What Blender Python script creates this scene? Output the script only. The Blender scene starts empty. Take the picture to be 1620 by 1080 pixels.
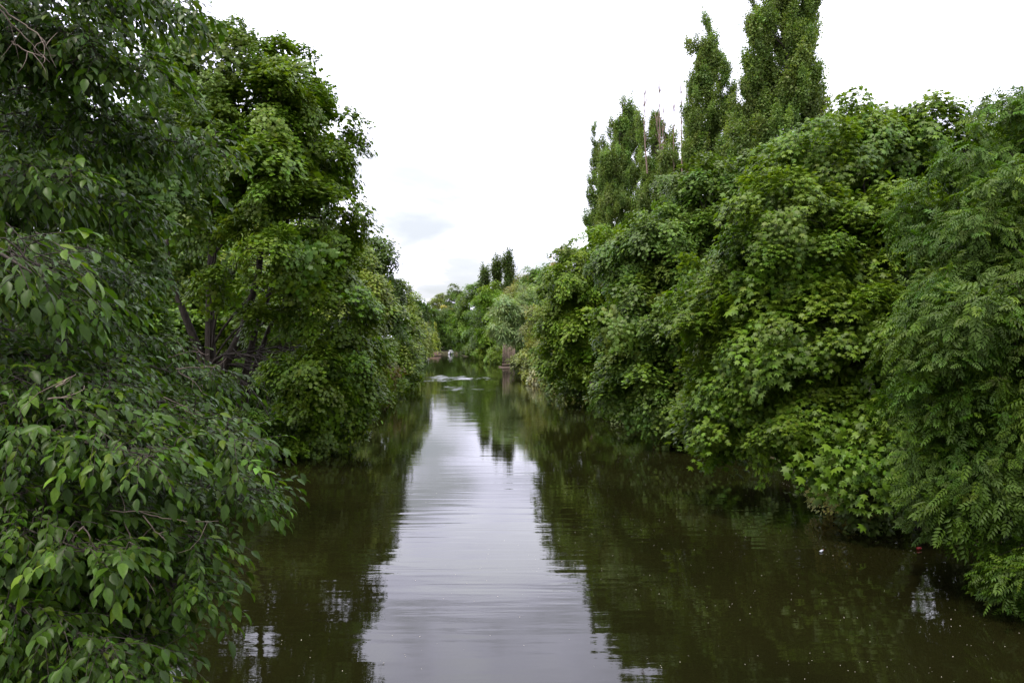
import bpy, math, random, zlib
import numpy as np
from mathutils import Vector, Matrix

rng = np.random.default_rng(7)
random.seed(7)
S = bpy.context.scene
R = math.radians
COL = S.collection

# ------------------------------------------------------------------ camera, world, sun, exposure
CAM_H, F, HZ, CX = 5.0, 1250.0, 534.0, 810.0     # camera height, focal length in photo pixels, horizon row, centre column
cam_d = bpy.data.cameras.new('camera')
cam = bpy.data.objects.new('camera', cam_d)
COL.objects.link(cam)
cam.location = (0, 0, CAM_H)
cam.rotation_euler = (R(90) - math.atan((540 - HZ) / F), 0, 0)
cam_d.sensor_width = 36
cam_d.lens = F * 36 / 1620
cam_d.clip_end = 3000
cam_d.clip_start = 0.05
S.camera = cam

SUN_EL, SUN_AZ = 70.0, -120.0          # azimuth clockwise from +Y (view direction): high, behind and left of the camera
world = bpy.data.worlds.new('World')
S.world = world
world.use_nodes = True
wn, wl = world.node_tree.nodes, world.node_tree.links
wn.clear()


def N(nodes, typ, **kw):
    n = nodes.new(typ)
    for k, v in kw.items():
        if k in ('operation', 'blend_type', 'data_type', 'noise_dimensions', 'feature', 'sky_type', 'interpolation', 'wave_type', 'bands_direction', 'wave_profile'):
            setattr(n, k, v)
    return n


sky = wn.new('ShaderNodeTexSky')
sky.sky_type = 'NISHITA'
sky.sun_disc = False
sky.sun_elevation = R(SUN_EL)
sky.sun_rotation = R(SUN_AZ)
sky.air_density = 1.0
sky.dust_density = 2.0
skyg = wn.new('ShaderNodeVectorMath'); skyg.operation = 'SCALE'; skyg.inputs['Scale'].default_value = 0.12
wl.new(sky.outputs[0], skyg.inputs[0])
tc = wn.new('ShaderNodeTexCoord')
sep = wn.new('ShaderNodeSeparateXYZ'); wl.new(tc.outputs['Generated'], sep.inputs[0])
zz = wn.new('ShaderNodeMath'); zz.operation = 'MAXIMUM'; zz.inputs[1].default_value = 0.0; wl.new(sep.outputs['Z'], zz.inputs[0])
za = wn.new('ShaderNodeMath'); za.operation = 'ADD'; za.inputs[1].default_value = 0.22; wl.new(zz.outputs[0], za.inputs[0])
zi = wn.new('ShaderNodeMath'); zi.operation = 'DIVIDE'; zi.inputs[0].default_value = 1.0; wl.new(za.outputs[0], zi.inputs[1])
pl = wn.new('ShaderNodeVectorMath'); pl.operation = 'SCALE'; wl.new(tc.outputs['Generated'], pl.inputs[0]); wl.new(zi.outputs[0], pl.inputs['Scale'])
n1 = wn.new('ShaderNodeTexNoise'); n1.inputs['Scale'].default_value = 1.5; n1.inputs['Detail'].default_value = 6; n1.inputs['Roughness'].default_value = 0.5
n1.inputs['Distortion'].default_value = 0.35
shf = wn.new('ShaderNodeVectorMath'); shf.operation = 'ADD'; shf.inputs[1].default_value = (7.7, 0.6, 3.4)      # where the cloud field lies
wl.new(pl.outputs[0], shf.inputs[0]); wl.new(shf.outputs[0], n1.inputs['Vector'])
cr = wn.new('ShaderNodeValToRGB')
e = cr.color_ramp.elements
e[0].position, e[0].color = 0.33, (0.318, 0.328, 0.352, 1)
e[1].position, e[1].color = 0.63, (1.00, 1.01, 1.10, 1)
for p_, c_ in ((0.40, (0.37, 0.375, 0.405, 1)), (0.455, (0.56, 0.555, 0.66, 1)), (0.51, (0.80, 0.785, 0.97, 1))):
    m_ = cr.color_ramp.elements.new(p_); m_.color = c_
wl.new(n1.outputs['Fac'], cr.inputs[0])
# an overcast sky brightens from the horizon to the zenith (CIE overcast sky)
ov = wn.new('ShaderNodeMath'); ov.operation = 'MULTIPLY_ADD'; ov.inputs[1].default_value = 0.95; ov.inputs[2].default_value = 0.86
wl.new(zz.outputs[0], ov.inputs[0])
ovs = wn.new('ShaderNodeVectorMath'); ovs.operation = 'SCALE'
wl.new(cr.outputs[0], ovs.inputs[0]); wl.new(ov.outputs[0], ovs.inputs['Scale'])
mixw = wn.new('ShaderNodeMix'); mixw.data_type = 'RGBA'; mixw.inputs['Factor'].default_value = 0.90
wl.new(skyg.outputs[0], mixw.inputs['A']); wl.new(ovs.outputs[0], mixw.inputs['B'])
bg = wn.new('ShaderNodeBackground'); bg.inputs['Strength'].default_value = 1.0
wl.new(mixw.outputs['Result'], bg.inputs['Color'])
wo = wn.new('ShaderNodeOutputWorld'); wl.new(bg.outputs[0], wo.inputs[0])

sun_d = bpy.data.lights.new('sun', 'SUN'); sun_d.energy = 1.5; sun_d.angle = R(10); sun_d.color = (1.0, 0.93, 0.80)
sun = bpy.data.objects.new('sun', sun_d); COL.objects.link(sun)
sdir = Vector((math.sin(R(SUN_AZ)) * math.cos(R(SUN_EL)), math.cos(R(SUN_AZ)) * math.cos(R(SUN_EL)), math.sin(R(SUN_EL))))
sun.rotation_euler = sdir.to_track_quat('Z', 'Y').to_euler()
sun.location = (-20, -20, 40)

S.view_settings.view_transform = 'Standard'
S.view_settings.look = 'None'
S.view_settings.exposure = 1.42
S.view_settings.gamma = 1.0
S.view_settings.use_curve_mapping = False
S.render.engine = 'CYCLES'
S.cycles.max_bounces = 6
S.cycles.diffuse_bounces = 3
S.cycles.glossy_bounces = 3
S.cycles.transmission_bounces = 4
S.cycles.sample_clamp_indirect = 6.0


# ------------------------------------------------------------------ helpers
def P(px, py, d):
    """photo pixel and distance along the view axis -> point in the place"""
    return np.array([(px - CX) / F * d, d, CAM_H - (py - HZ) / F * d])


def unit(v):
    v = np.asarray(v, float)
    n = np.linalg.norm(v, axis=-1, keepdims=True)
    return v / np.maximum(n, 1e-9)


def rnd(n, s=1.0):
    return rng.normal(0, s, (n, 3))


def prop(o, label=None, cat=None, group=None, kind=None):
    if label: o['label'] = label
    if cat: o['category'] = cat
    if group: o['group'] = group
    if kind: o['kind'] = kind
    return o


def empty(name, loc):
    o = bpy.data.objects.new(name, None)
    o.empty_display_size = 0.3
    COL.objects.link(o)
    o.location = [float(v) for v in loc]
    return o


class Acc:
    """collects triangles and quads, then links them as one mesh object"""
    def __init__(s):
        s.v, s.f, s.c, s.n = [], [], [], 0

    def add(s, v, f, c=None):
        v = np.asarray(v, float).reshape(-1, 3)
        f = np.asarray(f, np.int64)
        s.v.append(v)
        s.f.append(f + s.n)
        s.c.append(None if c is None else np.asarray(c, float).reshape(len(v), -1))
        s.n += len(v)

    def tube(s, pts, rad, sides=6, cap=True):
        pts = np.asarray(pts, float); k = len(pts)
        rad = np.broadcast_to(np.asarray(rad, float), (k,))
        tan = unit(np.gradient(pts, axis=0))
        ref = np.array([0, 0, 1.0]) if abs(tan[0][2]) < 0.8 else np.array([1.0, 0, 0])
        a = unit(np.cross(tan, ref)); b = np.cross(tan, a)
        th = np.arange(sides) * 2 * math.pi / sides
        ring = pts[:, None] + rad[:, None, None] * (a[:, None] * np.cos(th)[None, :, None] + b[:, None] * np.sin(th)[None, :, None])
        f = []
        for i in range(k - 1):
            for j in range(sides):
                p, q = i * sides + j, i * sides + (j + 1) % sides
                f += [(p, q, q + sides), (p, q + sides, p + sides)]
        v = ring.reshape(-1, 3)
        if cap:
            v = np.vstack([v, pts[-1]])
            t = (k - 1) * sides
            f += [(t + j, t + (j + 1) % sides, k * sides) for j in range(sides)]
        s.add(v, f)

    def box(s, lo, hi):
        x0, y0, z0 = lo; x1, y1, z1 = hi
        v = [(x0, y0, z0), (x1, y0, z0), (x1, y1, z0), (x0, y1, z0), (x0, y0, z1), (x1, y0, z1), (x1, y1, z1), (x0, y1, z1)]
        q = [(0, 3, 2, 1), (4, 5, 6, 7), (0, 1, 5, 4), (1, 2, 6, 5), (2, 3, 7, 6), (3, 0, 4, 7)]
        s.add(v, [t for a, b, c, d in q for t in ((a, b, c), (a, c, d))])

    def mesh(s, name, mat, origin=(0, 0, 0), smooth=False):
        v = np.vstack(s.v) - np.asarray(origin, float)
        f = np.vstack(s.f)
        me = bpy.data.meshes.new(name)
        me.vertices.add(len(v)); me.vertices.foreach_set('co', v.ravel().astype(np.float32))
        me.loops.add(f.size); me.loops.foreach_set('vertex_index', f.ravel().astype(np.int32))
        me.polygons.add(len(f)); me.polygons.foreach_set('loop_start', (np.arange(len(f)) * 3).astype(np.int32))
        me.polygons.foreach_set('loop_total', np.full(len(f), 3, np.int32))
        if s.c and s.c[0] is not None:
            at = me.color_attributes.new('Col', 'FLOAT_COLOR', 'POINT')
            c = np.vstack(s.c)
            if c.shape[1] == 3: c = np.hstack([c, np.ones((len(v), 1))])
            at.data.foreach_set('color', c.ravel().astype(np.float32))
        me.update(calc_edges=True)
        if smooth:
            me.polygons.foreach_set('use_smooth', np.ones(len(f), bool))
        me.materials.append(mat)
        return me

    def build(s, name, mat, parent=None, smooth=False, origin=None):
        org = origin if origin is not None else ((0, 0, 0) if parent is None else root_loc(parent))
        o = bpy.data.objects.new(name, s.mesh(name, mat, org, smooth))
        COL.objects.link(o)
        if parent is not None:
            o.parent = parent
        elif origin is not None:
            o.location = [float(t) for t in origin]
        return o


def root_loc(o):
    p = Vector((0, 0, 0))
    while o is not None:
        p += o.location
        o = o.parent
    return np.array(p)


# ------------------------------------------------------------------ materials
def new_mat(name):
    m = bpy.data.materials.new(name)
    m.use_nodes = True
    m.node_tree.nodes.clear()
    return m, m.node_tree.nodes, m.node_tree.links


YOUNG = (0.133, 0.20, 0.0144)


def leaf_mat(name, rough=0.45, spec=0.4, trans=0.35, under=(1.0, 1.0, 1.0), sprays=False):
    """sprays: the leaf colour is the spray's own tint times the leaf's shade; a share of the leaves is young and yellow-green"""
    m, n, l = new_mat(name)
    at = n.new('ShaderNodeAttribute'); at.attribute_name = 'Col'
    if sprays:
        sh = at
        ti = n.new('ShaderNodeAttribute'); ti.attribute_type = 'INSTANCER'; ti.attribute_name = 'tint'
        yo = n.new('ShaderNodeAttribute'); yo.attribute_type = 'INSTANCER'; yo.attribute_name = 'young'
        sm = n.new('ShaderNodeMix'); sm.data_type = 'RGBA'; sm.blend_type = 'MULTIPLY'; sm.inputs['Factor'].default_value = 1
        l.new(sh.outputs['Color'], sm.inputs['A']); l.new(ti.outputs['Color'], sm.inputs['B'])
        lt = n.new('ShaderNodeMath'); lt.operation = 'LESS_THAN'; l.new(sh.outputs['Alpha'], lt.inputs[0]); l.new(yo.outputs['Fac'], lt.inputs[1])
        sc = n.new('ShaderNodeMath'); sc.operation = 'MULTIPLY'; sc.inputs[1].default_value = .62; l.new(lt.outputs[0], sc.inputs[0])
        ym = n.new('ShaderNodeMix'); ym.data_type = 'RGBA'; ym.inputs['B'].default_value = (*YOUNG, 1)
        l.new(sc.outputs[0], ym.inputs['Factor']); l.new(sm.outputs['Result'], ym.inputs['A'])
    tcn = n.new('ShaderNodeTexCoord')
    nz = n.new('ShaderNodeTexNoise'); nz.inputs['Scale'].default_value = 9; nz.inputs['Detail'].default_value = 3
    l.new(tcn.outputs['Object'], nz.inputs['Vector'])
    mr = n.new('ShaderNodeMapRange'); mr.inputs[1].default_value = 0.3; mr.inputs[2].default_value = 0.7; mr.inputs[3].default_value = 0.82; mr.inputs[4].default_value = 1.18
    l.new(nz.outputs['Fac'], mr.inputs[0])
    mul = n.new('ShaderNodeVectorMath'); mul.operation = 'SCALE'
    l.new(ym.outputs['Result'] if sprays else at.outputs['Color'], mul.inputs[0]); l.new(mr.outputs[0], mul.inputs['Scale'])
    geo = n.new('ShaderNodeNewGeometry')
    und = n.new('ShaderNodeMix'); und.data_type = 'RGBA'; und.blend_type = 'MULTIPLY'
    und.inputs['B'].default_value = (*under, 1)
    l.new(geo.outputs['Backfacing'], und.inputs['Factor']); l.new(mul.outputs[0], und.inputs['A'])
    p = n.new('ShaderNodeBsdfPrincipled')
    p.inputs['Roughness'].default_value = rough
    p.inputs['Specular IOR Level'].default_value = spec
    l.new(und.outputs['Result'], p.inputs['Base Color'])
    tr = n.new('ShaderNodeBsdfTranslucent')
    tm = n.new('ShaderNodeMix'); tm.data_type = 'RGBA'; tm.blend_type = 'MULTIPLY'; tm.inputs['Factor'].default_value = 1
    tm.inputs['B'].default_value = (1.9, 1.9, 0.9, 1)
    l.new(mul.outputs[0], tm.inputs['A']); l.new(tm.outputs['Result'], tr.inputs['Color'])
    mx = n.new('ShaderNodeMixShader'); mx.inputs[0].default_value = trans
    l.new(p.outputs[0], mx.inputs[1]); l.new(tr.outputs[0], mx.inputs[2])
    o = n.new('ShaderNodeOutputMaterial'); l.new(mx.outputs[0], o.inputs[0])
    return m


def rough_mat(name, c1, c2, scale=4, rough=0.9, bump=0.3, stretch=(1, 1, 1), detail=6):
    m, n, l = new_mat(name)
    tcn = n.new('ShaderNodeTexCoord')
    mp = n.new('ShaderNodeMapping'); mp.inputs['Scale'].default_value = stretch
    l.new(tcn.outputs['Object'], mp.inputs[0])
    nz = n.new('ShaderNodeTexNoise'); nz.inputs['Scale'].default_value = scale; nz.inputs['Detail'].default_value = detail; nz.inputs['Roughness'].default_value = 0.65
    l.new(mp.outputs[0], nz.inputs['Vector'])
    r = n.new('ShaderNodeValToRGB')
    r.color_ramp.elements[0].position = 0.35; r.color_ramp.elements[0].color = (*c1, 1)
    r.color_ramp.elements[1].position = 0.68; r.color_ramp.elements[1].color = (*c2, 1)
    l.new(nz.outputs['Fac'], r.inputs[0])
    p = n.new('ShaderNodeBsdfPrincipled'); p.inputs['Roughness'].default_value = rough; p.inputs['Specular IOR Level'].default_value = 0.25
    l.new(r.outputs[0], p.inputs['Base Color'])
    b = n.new('ShaderNodeBump'); b.inputs['Strength'].default_value = bump; b.inputs['Distance'].default_value = 0.05
    l.new(nz.outputs['Fac'], b.inputs['Height']); l.new(b.outputs[0], p.inputs['Normal'])
    o = n.new('ShaderNodeOutputMaterial'); l.new(p.outputs[0], o.inputs[0])
    return m


def water_mat():
    m, n, l = new_mat('canal_water')
    tcn = n.new('ShaderNodeTexCoord')

    def noise(scale, stretch, detail, dist=0.0, off=(0, 0, 0)):
        mp = n.new('ShaderNodeMapping'); mp.inputs['Scale'].default_value = stretch; mp.inputs['Location'].default_value = off
        l.new(tcn.outputs['Object'], mp.inputs[0])
        z = n.new('ShaderNodeTexNoise'); z.inputs['Scale'].default_value = scale; z.inputs['Detail'].default_value = detail
        z.inputs['Distortion'].default_value = dist
        l.new(mp.outputs[0], z.inputs['Vector'])
        return z.outputs['Fac']

    def math_(op, a, b):
        q = n.new('ShaderNodeMath'); q.operation = op
        for i, t in enumerate((a, b)):
            if isinstance(t, (int, float)): q.inputs[i].default_value = t
            else: l.new(t, q.inputs[i])
        return q.outputs[0]
    long_w = noise(1.0, (0.24, 1.5, 1), 1, 0.7)              # long crests lying across the canal
    mid_w = noise(1.0, (0.6, 4.0, 1), 1, 0.5, (3, 5, 0))
    fine_w = noise(1.0, (7, 16, 1), 2, 0.2, (9, 1, 0))
    calm = noise(1.0, (0.05, 0.09, 1), 2, 0.6, (2, 7, 0))     # calmer and livelier patches
    cm = n.new('ShaderNodeMapRange'); cm.inputs[1].default_value = 0.36; cm.inputs[2].default_value = 0.66; cm.inputs[3].default_value = 0.25; cm.inputs[4].default_value = 1.15
    l.new(calm, cm.inputs[0])
    h = math_('ADD', math_('MULTIPLY', long_w, 0.0085), math_('MULTIPLY', mid_w, 0.0022))
    h = math_('MULTIPLY', h, cm.outputs[0])
    # a breath of wind on the far reach
    sx = n.new('ShaderNodeSeparateXYZ'); l.new(tcn.outputs['Object'], sx.inputs[0])
    wob = noise(0.12, (1, 1, 1), 3, 0.4, (1, 1, 0))
    wx = math_('ADD', sx.outputs['X'], math_('MULTIPLY', wob, 6.0))
    ex = math_('DIVIDE', math_('SUBTRACT', wx, -5.0), 5.5)
    ey = math_('DIVIDE', math_('SUBTRACT', math_('ADD', sx.outputs['Y'], math_('MULTIPLY', wob, 8.0)), 101.0), 9.0)
    rr = math_('ADD', math_('MULTIPLY', ex, ex), math_('MULTIPLY', ey, ey))
    gust = n.new('ShaderNodeMapRange'); gust.inputs[1].default_value = 1.1; gust.inputs[2].default_value = 0.6; gust.inputs[3].default_value = 0.0; gust.inputs[4].default_value = 1.0
    l.new(rr, gust.inputs[0])
    fine_amp = math_('ADD', math_('MULTIPLY', gust.outputs[0], 0.001), 0.0004)
    h = math_('ADD', h, math_('MULTIPLY', fine_w, fine_amp))
    b = n.new('ShaderNodeBump'); b.inputs['Strength'].default_value = 1.0; b.inputs['Distance'].default_value = 1.0
    l.new(h, b.inputs['Height'])
    sil = noise(0.25, (1, 0.6, 1), 4, 0.5)
    r = n.new('ShaderNodeValToRGB')
    r.color_ramp.elements[0].position = 0.3; r.color_ramp.elements[0].color = (0.0056, 0.0058, 0.0017, 1)
    r.color_ramp.elements[1].position = 0.7; r.color_ramp.elements[1].color = (0.0088, 0.0084, 0.0024, 1)
    l.new(sil, r.inputs[0])
    p = n.new('ShaderNodeBsdfPrincipled')
    p.inputs['Roughness'].default_value = 0.015
    p.inputs['IOR'].default_value = 1.333
    l.new(r.outputs[0], p.inputs['Base Color']); l.new(b.outputs[0], p.inputs['Normal'])
    o = n.new('ShaderNodeOutputMaterial'); l.new(p.outputs[0], o.inputs[0])
    return m


def plain(name, c, rough=0.5, var=0.15, scale=6):
    c = np.array(c)
    return rough_mat(name, tuple(c * (1 - var)), tuple(np.minimum(c * (1 + var), 1)), scale, rough, 0.1)


LEAF_LOOK = dict(
    broad=('maple_leaf', 0.5, 0.25, 0.26, (1.15, 1.15, 1.4)),
    elm=('elm_leaf', 0.42, 0.16, 0.28, (1.1, 1.1, 1.2)),
    ash=('ash_leaf', 0.5, 0.2, 0.24, (1.1, 1.1, 1.2)),
    poplar=('poplar_leaf', 0.5, 0.25, 0.28, (1.5, 1.4, 2.0)),
    willow=('willow_leaf', 0.45, 0.4, 0.30, (1.6, 1.5, 2.2)),
)
M = {k: leaf_mat(*v) for k, v in LEAF_LOOK.items()}
MS = {k: leaf_mat(v[0] + '_sprays', *v[1:], sprays=True) for k, v in LEAF_LOOK.items()}
M.update(
    bark=rough_mat('dark_bark', (0.018, 0.014, 0.010), (0.065, 0.052, 0.040), 9, 0.9, 0.8, (1, 1, 0.25)),
    paletwig=rough_mat('pale_twig_bark', (0.10, 0.075, 0.055), (0.22, 0.17, 0.13), 14, 0.8, 0.2),
    dead=rough_mat('dead_wood', (0.16, 0.11, 0.085), (0.28, 0.20, 0.16), 8, 0.9, 0.3),
    soil=rough_mat('bank_soil', (0.020, 0.016, 0.009), (0.055, 0.052, 0.022), 0.9, 1.0, 0.8, (1, 1, 1), 9),
    water=water_mat(),
    timber=rough_mat('weathered_timber', (0.10, 0.072, 0.055), (0.25, 0.19, 0.155), 5, 0.85, 0.4, (2.5, 2.5, 0.2)),
    white=plain('white_boat_paint', (0.38, 0.38, 0.40), 0.35, 0.06),
    glass=plain('dark_glass', (0.03, 0.035, 0.04), 0.1, 0.1),
    tan=rough_mat('reddish_boards', (0.15, 0.10, 0.075), (0.30, 0.21, 0.16), 3, 0.9, 0.3, (0.4, 2, 2)),
    fluff=plain('floating_fluff', (0.45, 0.42, 0.34), 0.8, 0.25, 3),
    litter=plain('white_plastic', (0.42, 0.45, 0.48), 0.35, 0.05),
    red=plain('red_plastic', (0.22, 0.02, 0.02), 0.4, 0.1),
)

# ------------------------------------------------------------------ ground and water
YK = np.array([-80, 0, 19, 29, 40, 54, 102, 142, 202, 226, 234, 246], float)
XRK = np.array([12.5, 11.3, 10.9, 10.9, 9.6, 7.7, 4.0, 0.6, -8.0, -14, -16, -17])
XLK = np.array([-9.5, -9.2, -9.2, -9.2, -9.5, -11.3, -15.5, -18.6, -24.5, -27, -70, -90])


def xr(y): return float(np.interp(y, YK, XRK))
def xl(y): return float(np.interp(y, YK, XLK))


OFF = np.array([0, .12, .5, 1.2, 3, 6, 12, 25, 60, 200, 700])
OZ = np.array([-.7, .12, .32, .55, .9, 1.3, 1.7, 2.0, 2.2, 2.5, 3.0])


def gz(x, y):
    if y > 246: return 1.6
    if x > xr(y): return float(np.interp(x - xr(y), OFF, OZ))
    if x < xl(y): return float(np.interp(xl(y) - x, OFF, OZ))
    return -0.9


ys = np.concatenate([np.arange(-80, 60, 1.5), np.arange(60, 225, 3.0), np.array([226, 229, 231, 233, 235, 238, 242, 246, 247, 249, 255, 265, 290, 340, 420, 560, 800, 1200])])
cols, zs = [], []
verts = []
for y in ys:
    yy = min(y, 246)
    a, b = xl(yy), xr(yy)
    row = []
    for o, z in list(zip(OFF, OZ))[::-1]:
        row.append((a - o, y, z))
    for t in (0.15, 0.5, 0.85):
        row.append((a + (b - a) * t, y, -1.4))
    for o, z in zip(OFF, OZ):
        row.append((b + o, y, z))
    row = np.array(row)
    if y > 246.5:
        row[:, 2] = np.maximum(row[:, 2], min(2.0, 0.25 + (y - 246.5) * 0.15))
    w = np.where((row[:, 2] > 0.05), 1.0, 0.3)
    row[:, 2] += w * rng.normal(0, 0.06, len(row))
    row[1:-1, 0] += rng.normal(0, 0.10, len(row) - 2)
    verts.append(row)
nc = len(verts[0])
g = Acc()
f = []
for i in range(len(ys) - 1):
    for j in range(nc - 1):
        p, q = i * nc + j, i * nc + j + 1
        f += [(p, q, q + nc), (p, q + nc, p + nc)]
g.add(np.vstack(verts), f)
prop(g.build('ground', M['soil'], smooth=True), kind='structure')
wv = Acc()
wx_, wy_ = np.linspace(-130, 40, 35), np.linspace(-78, 262, 69)
gx, gy = np.meshgrid(wx_, wy_)
vv = np.stack([gx.ravel(), gy.ravel(), np.zeros(gx.size)], 1)
f = []
for i in range(68):
    for j in range(34):
        p = i * 35 + j
        f += [(p, p + 1, p + 36), (p, p + 36, p + 35)]
wv.add(vv, f)
def ripples():
    """a breath of wind: real wavelets over one part of the far reach"""
    X, Y = np.meshgrid(np.linspace(-14, 2.5, 120), np.linspace(64, 112, 480))

    def patch(cx, cy, rx_, ry_):
        wob_ = .20 * np.sin(X * .9 + 1) + .15 * np.sin(X * 2.1 + Y * .3) + .14 * np.sin(Y * .8 + X * .5)
        rr = ((X - cx) / rx_) ** 2 + ((Y - cy + .12 * (X - cx)) / (ry_ * np.clip(.8 - .4 * (X - cx) / rx_, .2, 1.2))) ** 2 + wob_
        m = np.clip((1.0 - rr) / .95, 0, 1)
        return m * m * (3 - 2 * m) * (.75 + .25 * np.sin(X * 1.7 + .8 * np.sin(Y * .9)))
    mask = np.maximum(patch(-6.4, 97, 5.6, 10.0) * 1.0, patch(-3.8, 78, 3.8, 9.0) * .42)
    Z = np.zeros_like(X)
    for _ in range(26):
        lam = rng.uniform(.35, .8); th = rng.normal(0, .45)
        Z += lam * np.sin((X * math.sin(th) + Y * math.cos(th)) * 2 * math.pi / lam + rng.random() * 6.3)
    Z = Z / Z.std()
    z = .003 + (Z * .0095 + .0085) * mask
    ny, nx = X.shape
    ii = np.arange(nx * ny).reshape(ny, nx)
    a_, b_, c_, d_ = ii[:-1, :-1].ravel(), ii[:-1, 1:].ravel(), ii[1:, 1:].ravel(), ii[1:, :-1].ravel()
    ok = mask.ravel()[a_] + mask.ravel()[c_] > 1e-4
    f_ = np.vstack([np.stack([a_, b_, c_], 1)[ok], np.stack([a_, c_, d_], 1)[ok]])
    used, inv = np.unique(f_, return_inverse=True)
    wv.add(np.stack([X.ravel(), Y.ravel(), z.ravel()], 1)[used], inv.reshape(-1, 3))


ripples()
prop(wv.build('canal_water', M['water'], smooth=True), kind='structure')


# ------------------------------------------------------------------ leaf templates: x across, y along to the tip, z up
def T(v, f): return np.array(v, float), np.array(f)


def fan(pts, c):
    v = [c] + pts
    n = len(pts)
    return T(v, [(0, 1 + i, 1 + (i + 1) % n) for i in range(n)])


MAPLE = fan([(0, 0, 0), (.22, .10, .0), (.50, .20, -.10), (.27, .42, .03), (.44, .74, -.10), (.14, .66, .02), (0, 1, -.14),
             (-.14, .66, .02), (-.44, .74, -.10), (-.27, .42, .03), (-.50, .20, -.10), (-.22, .10, 0)], (0, .36, .05))
MAPLE5 = fan([(0, 0, 0), (.46, .26, -.06), (.20, .5, .02), (.34, .78, -.07), (0, 1, -.12), (-.34, .78, -.07), (-.20, .5, .02), (-.46, .26, -.06)], (0, .38, .05))
MAPLE_S = T([(0, 0, 0), (.45, .42, -.05), (0, 1, -.10), (-.45, .42, -.05), (0, .45, .06)], [(0, 1, 4), (1, 2, 4), (2, 3, 4), (3, 0, 4)])
OVATE = T([(0, 0, 0), (0, .36, -.015), (0, .70, -.06), (0, 1, -.17), (.15, .14, .045), (.245, .40, .06), (.175, .72, .0), (-.15, .14, .045), (-.245, .40, .06), (-.175, .72, .0)],
          [(0, 4, 1), (4, 5, 1), (5, 6, 2), (5, 2, 1), (6, 3, 2), (0, 1, 7), (7, 1, 8), (8, 2, 9), (8, 1, 2), (9, 2, 3)])
DIAM = T([(0, 0, 0), (.40, .42, .05), (0, 1, -.06), (-.40, .42, .05)], [(0, 1, 2), (0, 2, 3)])
NARROW = T([(0, 0, 0), (.13, .4, .02), (0, 1, -.08), (-.13, .4, .02)], [(0, 1, 2), (0, 2, 3)])


def make_ash():
    v, f = [], []

    def leaflet(o, ang, L, wd):
        o = np.array(o, float)
        d = np.array([math.sin(ang), math.cos(ang), -.22]); s = np.array([math.cos(ang), -math.sin(ang), 0])
        b = len(v)
        up = np.array([0, 0, .03])
        for p in (o, o + d * L * .45 + s * wd - [0, 0, -.02] + up, o + d * L - [0, 0, .06], o + d * L * .45 - s * wd + up):
            v.append(tuple(p))
        f.extend([(b, b + 1, b + 2), (b, b + 2, b + 3)])
    for k, t in enumerate((.18, .38, .58, .78)):
        z = .05 - .14 * t * t
        for sgn in (-1, 1):
            leaflet((0, t, z), sgn * R(58 - 6 * k), .36 - .02 * k, .072)
    leaflet((0, .86, -.05), 0.05, .34, .065)
    return T(v, f)


ASH = make_ash()


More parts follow.
